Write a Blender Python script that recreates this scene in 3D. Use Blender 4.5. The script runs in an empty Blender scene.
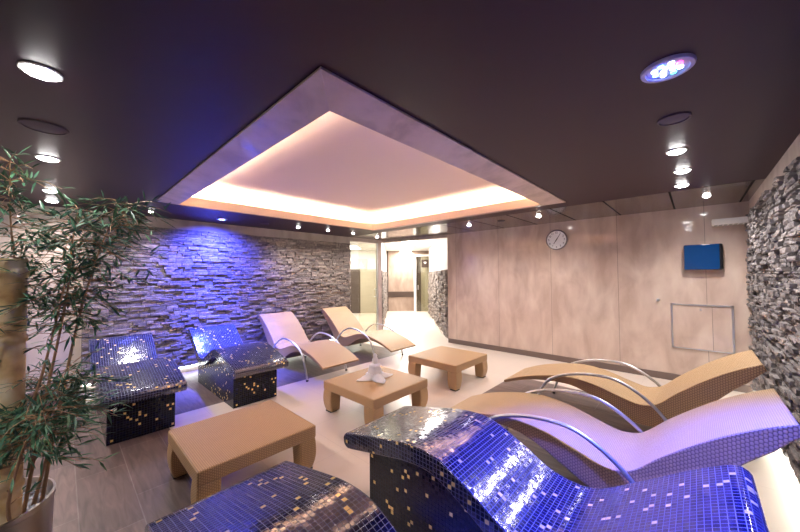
import bpy, bmesh, math, random
from mathutils import Vector, Matrix
random.seed(7)
SC = bpy.context.scene
COL = SC.collection
PI = math.pi
V = Vector

# ------------------------------------------------------------------ materials
def newmat(name):
    m = bpy.data.materials.new(name); m.use_nodes = True
    nt = m.node_tree; nt.nodes.clear()
    out = nt.nodes.new('ShaderNodeOutputMaterial')
    b = nt.nodes.new('ShaderNodeBsdfPrincipled')
    nt.links.new(b.outputs[0], out.inputs[0])
    return m, nt, b, out

def setp(b, **k):
    names = dict(color='Base Color', rough='Roughness', metal='Metallic', coat='Coat Weight', coatr='Coat Roughness',
                 spec='Specular IOR Level', trans='Transmission Weight', alpha='Alpha', ior='IOR', em='Emission Color', ems='Emission Strength', sheen='Sheen Weight')
    for a, v in k.items():
        if a in ('color', 'em'): v = (v[0], v[1], v[2], 1)
        b.inputs[names[a]].default_value = v

def plain(name, color, rough=.5, **k):
    m, nt, b, o = newmat(name); setp(b, color=color, rough=rough, **k); return m

def emit(name, color, s):
    m, nt, b, o = newmat(name); setp(b, color=(.8, .8, .8), em=color, ems=s); return m

def nd(nt, t, **k):
    n = nt.nodes.new(t)
    for a, v in k.items():
        if a.startswith('i_'): n.inputs[a[2:].replace('_', ' ')].default_value = v
        else: setattr(n, a, v)
    return n

def ramp(nt, fac, stops):
    r = nt.nodes.new('ShaderNodeValToRGB')
    e = r.color_ramp.elements
    while len(e) < len(stops): e.new(.5)
    for i, (p, c) in enumerate(stops):
        e[i].position = p; e[i].color = (c[0], c[1], c[2], 1)
    nt.links.new(fac, r.inputs[0]); return r

def bump(nt, b, h, strength, dist=.01, normal_in=None):
    n = nd(nt, 'ShaderNodeBump'); n.inputs['Strength'].default_value = strength; n.inputs['Distance'].default_value = dist
    nt.links.new(h, n.inputs['Height'])
    if normal_in: nt.links.new(normal_in, n.inputs['Normal'])
    nt.links.new(n.outputs[0], b.inputs['Normal']); return n

def math_n(nt, op, a, b=None):
    n = nd(nt, 'ShaderNodeMath', operation=op)
    for i, x in enumerate((a, b)):
        if x is None: continue
        if isinstance(x, (int, float)): n.inputs[i].default_value = x
        else: nt.links.new(x, n.inputs[i])
    return n.outputs[0]

def mixc(nt, fac, a, b):
    n = nd(nt, 'ShaderNodeMix', data_type='RGBA')
    for i, x in ((0, fac), (6, a), (7, b)):
        if isinstance(x, (int, float)): n.inputs[i].default_value = x
        elif isinstance(x, tuple): n.inputs[i].default_value = (x[0], x[1], x[2], 1)
        else: nt.links.new(x, n.inputs[i])
    return n.outputs[2]

M = {}
# mosaic of small glass tiles with scattered gold ones
def mosaic(name, base, gold_share, tile, ior=2.0, grt=(.014, .017, .040)):
    m, nt, b, o = newmat(name)
    uv = nd(nt, 'ShaderNodeUVMap'); sep = nd(nt, 'ShaderNodeSeparateXYZ')
    sc = nd(nt, 'ShaderNodeVectorMath', operation='SCALE'); sc.inputs['Scale'].default_value = 1 / tile
    nt.links.new(uv.outputs[0], sc.inputs[0]); nt.links.new(sc.outputs[0], sep.inputs[0])
    fl = nd(nt, 'ShaderNodeVectorMath', operation='FLOOR'); nt.links.new(sc.outputs[0], fl.inputs[0])
    wn = nd(nt, 'ShaderNodeTexWhiteNoise', noise_dimensions='3D'); nt.links.new(fl.outputs[0], wn.inputs[0])
    edge = []
    for k in (0, 1):
        fr = math_n(nt, 'FRACT', sep.outputs[k])
        d = math_n(nt, 'ABSOLUTE', math_n(nt, 'SUBTRACT', fr, .5))
        edge.append(d)
    mx = math_n(nt, 'MAXIMUM', edge[0], edge[1])
    grout = math_n(nt, 'GREATER_THAN', mx, .44)
    gold = math_n(nt, 'GREATER_THAN', wn.outputs['Value'], 1 - gold_share)
    spc = nd(nt, 'ShaderNodeSeparateColor'); nt.links.new(wn.outputs['Color'], spc.inputs[0])
    tint = ramp(nt, spc.outputs[1], [(0, tuple(c * .6 for c in base)), (1, tuple(c * 1.5 for c in base))])
    c1 = mixc(nt, gold, tint.outputs[0], (.95, .66, .25))
    c2 = mixc(nt, grout, c1, grt)
    nt.links.new(c2, b.inputs['Base Color'])
    r = math_n(nt, 'MULTIPLY_ADD', grout, .5); r.node.inputs[2].default_value = .14
    nt.links.new(r, b.inputs['Roughness'])
    nt.links.new(math_n(nt, 'MULTIPLY', gold, .35), b.inputs['Metallic'])
    setp(b, spec=.6, ior=ior)
    # every tile tilts a little
    geo = nd(nt, 'ShaderNodeNewGeometry')
    off = nd(nt, 'ShaderNodeVectorMath', operation='SUBTRACT'); off.inputs[1].default_value = (.5, .5, .5)
    nt.links.new(wn.outputs['Color'], off.inputs[0])
    s2 = nd(nt, 'ShaderNodeVectorMath', operation='SCALE'); s2.inputs['Scale'].default_value = .055
    nt.links.new(off.outputs[0], s2.inputs[0])
    ad = nd(nt, 'ShaderNodeVectorMath', operation='ADD'); nt.links.new(s2.outputs[0], ad.inputs[0]); nt.links.new(geo.outputs['Normal'], ad.inputs[1])
    nm = nd(nt, 'ShaderNodeVectorMath', operation='NORMALIZE'); nt.links.new(ad.outputs[0], nm.inputs[0])
    h = math_n(nt, 'SUBTRACT', 1.0, grout)
    bump(nt, b, h, .35, .003, nm.outputs[0])
    return m
M['mosaic'] = mosaic('navy_mosaic', (.0035, .0055, .046), .040, .023)
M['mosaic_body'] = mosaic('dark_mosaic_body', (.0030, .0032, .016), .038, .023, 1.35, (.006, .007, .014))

def wicker(name, base, dark, su, sv):
    m, nt, b, o = newmat(name)
    uv = nd(nt, 'ShaderNodeUVMap'); sep = nd(nt, 'ShaderNodeSeparateXYZ'); nt.links.new(uv.outputs[0], sep.inputs[0])
    u = math_n(nt, 'MULTIPLY', sep.outputs[0], su); v = math_n(nt, 'MULTIPLY', sep.outputs[1], sv)
    fu = math_n(nt, 'FLOOR', u)
    par = math_n(nt, 'MODULO', fu, 2.0)
    v2 = math_n(nt, 'ADD', v, math_n(nt, 'MULTIPLY', par, .5))
    hu = math_n(nt, 'SINE', math_n(nt, 'MULTIPLY', math_n(nt, 'FRACT', u), PI))
    hv = math_n(nt, 'SINE', math_n(nt, 'MULTIPLY', math_n(nt, 'FRACT', v2), PI))
    h = math_n(nt, 'MULTIPLY', hu, math_n(nt, 'MULTIPLY_ADD', hv, .6)); h.node.inputs[1].default_value = 1
    hh = math_n(nt, 'MULTIPLY', math_n(nt, 'POWER', hu, .5), math_n(nt, 'POWER', hv, .6))
    no = nd(nt, 'ShaderNodeTexNoise'); no.inputs['Scale'].default_value = 9
    tc = nd(nt, 'ShaderNodeTexCoord'); nt.links.new(tc.outputs['Object'], no.inputs['Vector'])
    c = ramp(nt, hh, [(.15, dark), (.75, base)])
    c2 = mixc(nt, math_n(nt, 'MULTIPLY', no.outputs[0], .25), c.outputs[0], tuple(x * .6 for x in base))
    nt.links.new(c2, b.inputs['Base Color']); setp(b, rough=.42, spec=.45)
    bump(nt, b, hh, .5, .004)
    return m
M['wicker'] = wicker('honey_wicker', (.60, .41, .225), (.34, .20, .09), 100, 70)
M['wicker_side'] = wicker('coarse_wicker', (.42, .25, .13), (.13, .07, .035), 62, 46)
M['table_wicker'] = wicker('table_wicker', (.56, .36, .185), (.25, .14, .06), 78, 56)

M['chrome'] = plain('brushed_steel', (.72, .73, .76), .36, metal=1)
M['rubber'] = plain('black_rubber', (.02, .02, .02), .6)

# stone strips
def stone(name, cols):
    m, nt, b, o = newmat(name)
    uv = nd(nt, 'ShaderNodeUVMap'); wn = nd(nt, 'ShaderNodeTexWhiteNoise', noise_dimensions='3D'); nt.links.new(uv.outputs[0], wn.inputs[0])
    r = ramp(nt, wn.outputs[0], [(0, cols[0]), (.4, cols[1]), (.75, cols[2]), (1, cols[3])])
    tc = nd(nt, 'ShaderNodeTexCoord'); no = nd(nt, 'ShaderNodeTexNoise'); no.inputs['Scale'].default_value = 22; no.inputs['Detail'].default_value = 8
    nt.links.new(tc.outputs['Object'], no.inputs['Vector'])
    mot = ramp(nt, no.outputs[0], [(.3, (.62, .62, .62)), (.7, (1.2, 1.18, 1.15))])
    mm = nd(nt, 'ShaderNodeMix', data_type='RGBA', blend_type='MULTIPLY'); mm.inputs[0].default_value = 1
    nt.links.new(r.outputs[0], mm.inputs[6]); nt.links.new(mot.outputs[0], mm.inputs[7])
    nt.links.new(mm.outputs[2], b.inputs['Base Color']); setp(b, rough=.75)
    bump(nt, b, no.outputs[0], .7, .012)
    return m
M['stone'] = stone('ledge_stone', [(.15, .125, .118), (.23, .195, .18), (.32, .27, .245), (.46, .40, .35)])
M['mortar'] = plain('dark_mortar', (.03, .027, .027), .9)
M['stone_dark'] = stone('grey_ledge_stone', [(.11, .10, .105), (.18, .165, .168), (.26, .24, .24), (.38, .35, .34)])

def beige(name, c0, c1, c2, rough, scale=1.0, seams=None, coat=0.0):
    m, nt, b, o = newmat(name)
    tc = nd(nt, 'ShaderNodeTexCoord'); mp = nd(nt, 'ShaderNodeMapping'); mp.inputs['Scale'].default_value = (1.6 * scale, 1.6 * scale, .8 * scale)
    nt.links.new(tc.outputs['Object'], mp.inputs[0])
    n1 = nd(nt, 'ShaderNodeTexNoise'); n1.inputs['Scale'].default_value = 2.0; n1.inputs['Detail'].default_value = 5; n1.inputs['Distortion'].default_value = .6
    nt.links.new(mp.outputs[0], n1.inputs['Vector'])
    mp2 = nd(nt, 'ShaderNodeMapping'); mp2.inputs['Scale'].default_value = (4.5 * scale, 4.5 * scale, 1.3 * scale); nt.links.new(tc.outputs['Object'], mp2.inputs[0])
    n2 = nd(nt, 'ShaderNodeTexNoise'); n2.inputs['Scale'].default_value = 1.5; n2.inputs['Detail'].default_value = 6; nt.links.new(mp2.outputs[0], n2.inputs['Vector'])
    f = math_n(nt, 'MULTIPLY_ADD', n2.outputs[0], .33); nt.links.new(math_n(nt, 'MULTIPLY', n1.outputs[0], .62), f.node.inputs[2])
    r = ramp(nt, f, [(.36, c0), (.5, c1), (.64, c2)])
    col = r.outputs[0]
    if seams:
        axis, off, step = seams
        sp = nd(nt, 'ShaderNodeSeparateXYZ'); nt.links.new(tc.outputs['Object'], sp.inputs[0])
        t = math_n(nt, 'FRACT', math_n(nt, 'DIVIDE', math_n(nt, 'SUBTRACT', sp.outputs[axis], off), step))
        s = math_n(nt, 'LESS_THAN', t, .006 / step)
        col = mixc(nt, s, col, tuple(x * .45 for x in c1))
        # second, horizontal joint high on the wall
    nt.links.new(col, b.inputs['Base Color']); setp(b, rough=rough, coat=coat, coatr=.06)
    return m
M['wall_gloss'] = beige('polished_beige_panel', (.50, .37, .305), (.62, .485, .41), (.71, .59, .50), .34, 1, (1, .92, 1.04), coat=.45)
M['wall_band'] = beige('beige_plaster', (.42, .34, .29), (.52, .44, .38), (.60, .51, .45), .55)
M['wall_end'] = beige('tan_corridor_panel', (.30, .21, .165), (.38, .28, .22), (.46, .35, .28), .45)
M['rim'] = beige('marbled_rim', (.46, .35, .33), (.62, .49, .46), (.68, .55, .52), .30, 1.1, coat=.4)

M['ceil'] = None
def ceilmat():
    m, nt, b, o = newmat('dark_aubergine_ceiling')
    setp(b, color=(.034, .0125, .026), rough=.42, spec=.22)
    return m
M['ceil'] = ceilmat()
M['ceil_panel'] = plain('bronze_gloss_panel', (.085, .062, .055), .16, spec=.8, coat=.3, coatr=.05)
M['joint'] = plain('black_joint', (.006, .005, .005), .8)
M['cove'] = plain('blush_cove_paint', (.84, .70, .63), .6)
M['lip'] = plain('warm_lip_paint', (.92, .76, .60), .5)
M['white'] = plain('white_paint', (.88, .86, .83), .5)
M['led_warm'] = emit('warm_led', (1, .71, .48), 150)
M['led_white'] = emit('white_led', (.93, 1, .92), 18)
M['lamp'] = emit('lamp_diffuser', (1, .97, .95), 60)
M['lamp_ring'] = plain('lamp_ring', (.75, .75, .75), .3)
M['speaker'] = plain('speaker_grille', (.085, .06, .07), .6)
M['rgb_ring'] = plain('pale_metal_ring', (.42, .42, .62), .3, metal=.2)
M['rgb_blue'] = plain('blue_bowl', (.02, .03, .5), .3, em=(.01,.02,1), ems=6)
M['e_blue'] = emit('blue_diode', (.03, .08, 1), 26)
M['e_white'] = emit('white_diode', (.5, .6, 1), 9)
M['e_red'] = emit('red_diode', (1, .03, .2), 8)
M['e_cyan'] = emit('cyan_diode', (.05, .8, .9), 3)

def floormat():
    m, nt, b, o = newmat('floor_tiles')
    tc = nd(nt, 'ShaderNodeTexCoord'); sp = nd(nt, 'ShaderNodeSeparateXYZ'); nt.links.new(tc.outputs['Object'], sp.inputs[0])
    X, Y = sp.outputs[0], sp.outputs[1]
    # wood look tiles, long side along Y
    mp = nd(nt, 'ShaderNodeMapping'); mp.inputs['Rotation'].default_value = (0, 0, PI / 2); mp.inputs['Location'].default_value = (0, .2, 0)
    nt.links.new(tc.outputs['Object'], mp.inputs[0])
    br = nd(nt, 'ShaderNodeTexBrick', offset=.37); nt.links.new(mp.outputs[0], br.inputs['Vector'])
    for k, v in (('Scale', 1), ('Mortar Size', .0035), ('Brick Width', .9), ('Row Height', .3), ('Bias', 0)): br.inputs[k].default_value = v
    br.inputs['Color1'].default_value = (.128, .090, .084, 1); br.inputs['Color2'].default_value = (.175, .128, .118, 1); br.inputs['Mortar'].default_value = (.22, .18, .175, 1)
    mp2 = nd(nt, 'ShaderNodeMapping'); mp2.inputs['Scale'].default_value = (12, 1.6, 1); nt.links.new(tc.outputs['Object'], mp2.inputs[0])
    n = nd(nt, 'ShaderNodeTexNoise'); n.inputs['Scale'].default_value = 2; n.inputs['Detail'].default_value = 6; n.inputs['Distortion'].default_value = 1.0; nt.links.new(mp2.outputs[0], n.inputs['Vector'])
    g = ramp(nt, n.outputs[0], [(.3, (.62, .62, .62)), (.7, (1.25, 1.25, 1.25))])
    mm = nd(nt, 'ShaderNodeMix', data_type='RGBA', blend_type='MULTIPLY'); mm.inputs[0].default_value = 1
    nt.links.new(br.outputs[0], mm.inputs[6]); nt.links.new(g.outputs[0], mm.inputs[7])
    # cream tiles
    b2 = nd(nt, 'ShaderNodeTexBrick', offset=0); nt.links.new(tc.outputs['Object'], b2.inputs['Vector'])
    for k, v in (('Scale', 1), ('Mortar Size', .002), ('Brick Width', .6), ('Row Height', .6)): b2.inputs[k].default_value = v
    b2.inputs['Color1'].default_value = (.70, .60, .52, 1); b2.inputs['Color2'].default_value = (.73, .63, .55, 1); b2.inputs['Mortar'].default_value = (.60, .51, .45, 1)
    def gt(a, v): return math_n(nt, 'GREATER_THAN', a, v)
    def lt(a, v): return math_n(nt, 'LESS_THAN', a, v)
    def mul(*a):
        r = a[0]
        for q in a[1:]: r = math_n(nt, 'MULTIPLY', r, q)
        return r
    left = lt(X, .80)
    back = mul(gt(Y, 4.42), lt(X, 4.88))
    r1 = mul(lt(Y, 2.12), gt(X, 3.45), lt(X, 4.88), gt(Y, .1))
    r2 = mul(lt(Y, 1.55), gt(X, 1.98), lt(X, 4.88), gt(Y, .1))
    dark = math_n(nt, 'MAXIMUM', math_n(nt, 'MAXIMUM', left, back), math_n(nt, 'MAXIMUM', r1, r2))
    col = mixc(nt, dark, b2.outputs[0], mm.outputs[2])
    nt.links.new(col, b.inputs['Base Color'])
    setp(b, rough=.33, spec=.45)
    return m
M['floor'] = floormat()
M['base_dark'] = plain('dark_wood_baseboard', (.16, .115, .10), .4)

def bamboomat():
    m, nt, b, o = newmat('bamboo_cane')
    tc = nd(nt, 'ShaderNodeTexCoord'); n = nd(nt, 'ShaderNodeTexNoise'); n.inputs['Scale'].default_value = 7; n.inputs['Detail'].default_value = 5
    nt.links.new(tc.outputs['Object'], n.inputs['Vector'])
    r = ramp(nt, n.outputs[0], [(.32, (.36, .21, .08)), (.48, (.66, .47, .22)), (.68, (.80, .70, .48))])
    nt.links.new(r.outputs[0], b.inputs['Base Color']); setp(b, rough=.45); return m
M['bamboo'] = bamboomat()
M['stem'] = plain('thin_cane', (.33, .20, .11), .5)
def leafmat():
    m, nt, b, o = newmat('bamboo_leaf')
    uv = nd(nt, 'ShaderNodeUVMap'); wn = nd(nt, 'ShaderNodeTexWhiteNoise', noise_dimensions='3D'); nt.links.new(uv.outputs[0], wn.inputs[0])
    r = ramp(nt, wn.outputs[0], [(0, (.018, .07, .045)), (.6, (.045, .15, .085)), (1, (.13, .26, .13))])
    nt.links.new(r.outputs[0], b.inputs['Base Color']); setp(b, rough=.4); return m
M['leaf'] = leafmat()
M['steel_pot'] = plain('satin_steel_pot', (.55, .50, .46), .3, metal=1)
M['pebble'] = plain('pale_pebble', (.35, .38, .46), .5)
M['towel'] = plain('white_towel', (.85, .84, .88), .85, sheen=.3)
M['glass'] = None
def glassmat(name, col, alpha):
    m, nt, b, o = newmat(name)
    tr = nd(nt, 'ShaderNodeBsdfTransparent'); tr.inputs[0].default_value = (col[0], col[1], col[2], 1)
    gl = nd(nt, 'ShaderNodeBsdfGlossy'); gl.inputs['Roughness'].default_value = .03
    mx = nd(nt, 'ShaderNodeMixShader'); mx.inputs[0].default_value = alpha
    nt.links.new(tr.outputs[0], mx.inputs[1]); nt.links.new(gl.outputs[0], mx.inputs[2]); nt.links.new(mx.outputs[0], o.inputs[0])
    return m
M['glass'] = glassmat('clear_glass', (.93, .95, .92), .07)
M['glass_olive'] = glassmat('olive_glass', (.90, .90, .83), .08)
M['tv'] = plain('blue_glass_front', (.002, .04, .16), .05, coat=1, coatr=.02, em=(.0, .06, .20), ems=.10)
M['black'] = plain('black_plastic', (.01, .01, .014), .25)
M['lobby_dark'] = plain('dark_brown_panel', (.075, .05, .04), .35)
M['lobby_olive'] = plain('olive_panel', (.46, .41, .33), .35)
M['sign_grey'] = plain('grey_sign', (.50, .50, .46), .4)
M['sign_dark'] = plain('dark_sign', (.07, .04, .03), .4)
M['clock_rim'] = plain('dark_steel_rim', (.22, .20, .22), .3, metal=.8)
M['dial'] = plain('white_dial', (.95, .95, .97), .4)
M['ink'] = plain('black_ink', (.02, .02, .03), .5)

# ------------------------------------------------------------------ mesh helpers
class MB:
    def __init__(s): s.v = []; s.f = []; s.uv = []; s.mi = []
    def face(s, idx, uv=None, mi=0):
        s.f.append(tuple(idx)); s.uv.append(uv or [(0, 0)] * len(idx)); s.mi.append(mi)
    def quad(s, a, b, c, d, uv=None, mi=0):
        n = len(s.v); s.v += [tuple(a), tuple(b), tuple(c), tuple(d)]; s.face((n, n + 1, n + 2, n + 3), uv, mi)
    def box(s, x0, x1, y0, y1, z0, z1, mi=0):
        n = len(s.v)
        s.v += [(x, y, z) for z in (z0, z1) for y in (y0, y1) for x in (x0, x1)]
        F = [(0, 2, 3, 1), (4, 5, 7, 6), (0, 1, 5, 4), (2, 6, 7, 3), (0, 4, 6, 2), (1, 3, 7, 5)]
        for f in F:
            uv = []
            for i in f:
                x, y, z = s.v[n + i]
                if f in (F[0], F[1]): uv.append((x, y))
                elif f in (F[2], F[3]): uv.append((x, z))
                else: uv.append((y, z))
            s.face([n + i for i in f], uv, mi)
    def obox(s, p, q, w, z0, z1, mi=0):
        """wall-like box from p to q (xy), thickness w to the left of the direction"""
        p = V((p[0], p[1], 0)); q = V((q[0], q[1], 0)); d = (q - p).normalized(); nn = V((-d.y, d.x, 0)) * w
        c = [p, q, q + nn, p + nn]; n = len(s.v)
        s.v += [(a.x, a.y, z) for z in (z0, z1) for a in c]
        for f in [(3, 2, 1, 0), (4, 5, 6, 7), (0, 1, 5, 4), (1, 2, 6, 5), (2, 3, 7, 6), (3, 0, 4, 7)]:
            s.face([n + i for i in f], [((V(s.v[n + i]) - p).dot(d), s.v[n + i][2]) for i in f], mi)
    def tube(s, pts, r, seg=10, cap=True, mi=0):
        pts = [V(p) for p in pts]; rs = r if isinstance(r, (list, tuple)) else [r] * len(pts)
        prev = None; n0 = len(s.v); L = 0
        for i, p in enumerate(pts):
            t = (pts[min(i + 1, len(pts) - 1)] - pts[max(i - 1, 0)]).normalized()
            if prev is None: a = t.orthogonal().normalized()
            else: a = (prev - t * prev.dot(t)).normalized()
            prev = a; b = t.cross(a)
            for k in range(seg):
                th = 2 * PI * k / seg
                s.v.append(tuple(p + (a * math.cos(th) + b * math.sin(th)) * rs[i]))
        for i in range(len(pts) - 1):
            for k in range(seg):
                k2 = (k + 1) % seg
                s.face((n0 + i * seg + k, n0 + i * seg + k2, n0 + (i + 1) * seg + k2, n0 + (i + 1) * seg + k), None, mi)
        if cap:
            s.face([n0 + k for k in reversed(range(seg))], None, mi)
            s.face([n0 + (len(pts) - 1) * seg + k for k in range(seg)], None, mi)
    def lathe(s, prof, c=(0, 0, 0), seg=32, mi=0, axis='Z'):
        n0 = len(s.v)
        for r, z in prof:
            for k in range(seg):
                th = 2 * PI * k / seg
                if axis == 'Z': s.v.append((c[0] + r * math.cos(th), c[1] + r * math.sin(th), c[2] + z))
                else: s.v.append((c[0] + z, c[1] + r * math.cos(th), c[2] + r * math.sin(th)))
        for i in range(len(prof) - 1):
            for k in range(seg):
                k2 = (k + 1) % seg
                s.face((n0 + i * seg + k, n0 + i * seg + k2, n0 + (i + 1) * seg + k2, n0 + (i + 1) * seg + k), None, mi)
        if prof[0][0] > 1e-4: s.face([n0 + k for k in reversed(range(seg))], None, mi)
        if prof[-1][0] > 1e-4: s.face([n0 + (len(prof) - 1) * seg + k for k in range(seg)], None, mi)
    def build(s, name, mats, parent=None, smooth=False, bevel=0, seg=2, angle=40):
        me = bpy.data.meshes.new(name); me.from_pydata(s.v, [], s.f)
        uvl = me.uv_layers.new(name='UVMap'); i = 0
        for p, uv, mi in zip(me.polygons, s.uv, s.mi):
            p.material_index = mi
            for k in range(len(uv)): uvl.data[i].uv = uv[k]; i += 1
        for m in (mats if isinstance(mats, (list, tuple)) else [mats]): me.materials.append(m)
        bm = bmesh.new(); bm.from_mesh(me); bmesh.ops.remove_doubles(bm, verts=bm.verts, dist=1e-5); bmesh.ops.recalc_face_normals(bm, faces=bm.faces)
        bm.to_mesh(me); bm.free()
        if smooth: me.shade_smooth() if hasattr(me, 'shade_smooth') else None
        o = bpy.data.objects.new(name, me); COL.objects.link(o)
        if parent: o.parent = parent
        if smooth:
            try: me.set_sharp_from_angle(angle=math.radians(angle))
            except Exception: pass
        if bevel:
            bv = o.modifiers.new('bevel', 'BEVEL'); bv.width = bevel; bv.segments = seg; bv.limit_method = 'ANGLE'; bv.angle_limit = math.radians(35); bv.harden_normals = False
        return o

def tag(o, label=None, cat=None, group=None, kind=None):
    if label: o['label'] = label
    if cat: o['category'] = cat
    if group: o['group'] = group
    if kind: o['kind'] = kind
    return o

def thing(name, label, cat, loc=(0, 0, 0), rotz=0, group=None):
    o = bpy.data.objects.new(name, None); COL.objects.link(o); o.empty_display_size = .1
    o.location = loc; o.rotation_euler = (0, 0, rotz)
    return tag(o, label, cat, group)

def struct(o): o['kind'] = 'structure'; return o

def dup(root, loc, rotz, label, group=None):
    r = root.copy(); COL.objects.link(r); r.location = loc; r.rotation_euler = (0, 0, rotz); r['label'] = label
    if group: r['group'] = group
    for ch in list(root.children):
        c = ch.copy(); COL.objects.link(c); c.parent = r
        for g in list(ch.children):
            d = g.copy(); COL.objects.link(d); d.parent = c
    return r

def crom(pts, n):
    P = [V(p) for p in pts]; P = [P[0] * 2 - P[1]] + P + [P[-1] * 2 - P[-2]]; out = []
    segs = len(P) - 3
    for i in range(n + 1):
        t = i / n * segs; k = min(int(t), segs - 1); t -= k
        a, b, c, d = P[k:k + 4]
        out.append(.5 * ((2 * b) + (c - a) * t + (2 * a - 5 * b + 4 * c - d) * t * t + (3 * b - a - 3 * c + d) * t ** 3))
    return out

# ------------------------------------------------------------------ camera
def cam():
    yaw, pitch, roll = math.radians(43.024), math.radians(1.607), math.radians(-.4126)
    F = V((math.cos(yaw), math.sin(yaw), 0)); R = V((math.sin(yaw), -math.cos(yaw), 0)); U = V((0, 0, 1))
    F2 = F * math.cos(pitch) + U * math.sin(pitch); U2 = -F * math.sin(pitch) + U * math.cos(pitch)
    R3 = R * math.cos(roll) + U2 * math.sin(roll); U3 = -R * math.sin(roll) + U2 * math.cos(roll)
    c = bpy.data.cameras.new('camera'); o = bpy.data.objects.new('camera', c); COL.objects.link(o)
    m = Matrix((( R3.x, U3.x, -F2.x, 0), (R3.y, U3.y, -F2.y, 0), (R3.z, U3.z, -F2.z, 1.6), (0, 0, 0, 1)))
    o.matrix_world = m
    c.sensor_width = 36; c.lens = 315.55 / 800 * 36; c.clip_start = .02; c.clip_end = 100
    SC.camera = o
cam()
CU = V((math.cos(math.radians(43.024)), math.sin(math.radians(43.024)), 0)); CV = V((CU.y, -CU.x, 0))
def fl(f, l): p = CU * f + CV * l; return (p.x, p.y)

# ------------------------------------------------------------------ room shell
H = 2.55
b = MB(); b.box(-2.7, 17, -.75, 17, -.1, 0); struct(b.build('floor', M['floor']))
# main ceiling with the recess opening
ox0, ox1, oy0, oy1 = .87, 4.36, 1.32, 4.78
b = MB()
b.box(-2.7, ox0, -.75, 6.4, H, H + .03); b.box(ox1, 4.85, -.75, 6.4, H, H + .03)
b.box(ox0, ox1, -.75, oy0, H, H + .03); b.box(ox0, ox1, oy1, 6.4, H, H + .03)
struct(b.build('ceiling', M['ceil']))
# glossy edge panels
b = MB(); b.box(4.85, 6.4, -.75, 6.4, H + .014, H + .1, 1)
y = -.47 - .665
while y < 6.3:
    b.box(4.862, 6.3, max(y + .01, -.74), min(y + .655, 6.4), H, H + .02, 0); y += .665
struct(b.build('ceiling_edge_panels', [M['ceil_panel'], M['joint']]))
# recess: upper ceiling, lip, rim
b = MB(); zt = 2.77
b.box(.70, 4.53, 1.15, 4.95, zt, zt + .05)
for (x0, x1, y0, y1) in ((.65, .70, 1.1, 5.0), (4.53, 4.58, 1.1, 5.0), (.70, 4.53, 1.1, 1.15), (.70, 4.53, 4.95, 5.0)):
    b.box(x0, x1, y0, y1, H + .03, zt + .05)
struct(b.build('ceiling_recess', M['cove']))
ix0, ix1, iy0, iy1 = .98, 4.24, 1.43, 4.68
b = MB(); t = .015
for (x0, x1, y0, y1) in ((ix0 - t, ix0, iy0 - t, iy1 + t), (ix1, ix1 + t, iy0 - t, iy1 + t), (ix0, ix1, iy0 - t, iy0), (ix0, ix1, iy1, iy1 + t)):
    b.box(x0, x1, y0, y1, 2.502, 2.615)
struct(b.build('trim_1', M['lip']))
# sloping rim frame
b = MB()
O = [(.785, 1.215), (4.50, 1.215), (4.50, 4.86), (.785, 4.86)]; I = [(ix0 - .002, iy0 - .002), (ix1 + .002, iy0 - .002), (ix1 + .002, iy1 + .002), (ix0 - .002, iy1 + .002)]
zo, zi, th = 2.535, 2.492, .012
for k in range(4):
    k2 = (k + 1) % 4
    a, c, d, e = (*O[k], zo), (*O[k2], zo), (*I[k2], zi), (*I[k], zi)
    up = lambda p: (p[0], p[1], p[2] + th)
    b.quad(a, c, d, e); b.quad(up(a), up(c), up(d), up(e)); b.quad(a, c, up(c), up(a)); b.quad(e, d, up(d), up(e))
struct(b.build('trim_2', M['rim']))
# black backing seen in the shadow gap
b = MB()
for (x0, x1, y0, y1) in ((.80, ix0 - t, 1.23, 4.85), (ix1 + t, 4.49, 1.23, 4.85), (ix0, ix1, 1.23, iy0 - t), (ix0, ix1, iy1 + t, 4.85)):
    b.box(x0, x1, y0, y1, 2.544 if False else H - .001, H + .0005)
struct(b.build('trim_3', M['joint']))
# warm led strips in the cove pocket
led = thing('led_strip', 'warm white LED strip glowing in the ceiling recess', 'led strip', (2.6, 3.0, 2.6))
for i, (x0, x1, y0, y1) in enumerate(((ox0 + .01, ox0 + .03, iy0, iy1), (ix1 + .06, ix1 + .08, iy0, iy1), (ix0, ix1, iy0 - .08, iy0 - .06), (ix0, ix1, iy1 + .06, iy1 + .08))):
    b = MB(); b.box(x0 - 2.6, x1 - 2.6, y0 - 3.0, y1 - 3.0, -.018, -.004); b.build('strip', M['led_warm'], led)

# walls
b = MB(); b.box(-2.7, 4.9, 6.27, 6.40, 0, H); b.box(4.9, 5.86, 6.27, 6.40, 2.46, H); struct(b.build('wall_left', M['wall_band']))
b = MB(); b.box(6.24, 6.40, -.75, 4.28, 0, H); struct(b.build('wall_far', M['wall_gloss']))
b = MB(); b.box(-2.7, 6.24, -.75, -.55, 0, H); struct(b.build('wall_right', M['wall_band']))
b = MB(); b.box(-2.85, -2.7, -.75, 6.4, 0, H); struct(b.build('wall_rear', M['wall_band']))
b = MB(); b.box(-2.7, .18, 6.255, 6.27, 0, .10); struct(b.build('baseboard_left', M['base_dark']))
b = MB(); b.box(6.222, 6.24, -.53, 4.27, 0, .10); struct(b.build('baseboard_far', M['base_dark']))

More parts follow.
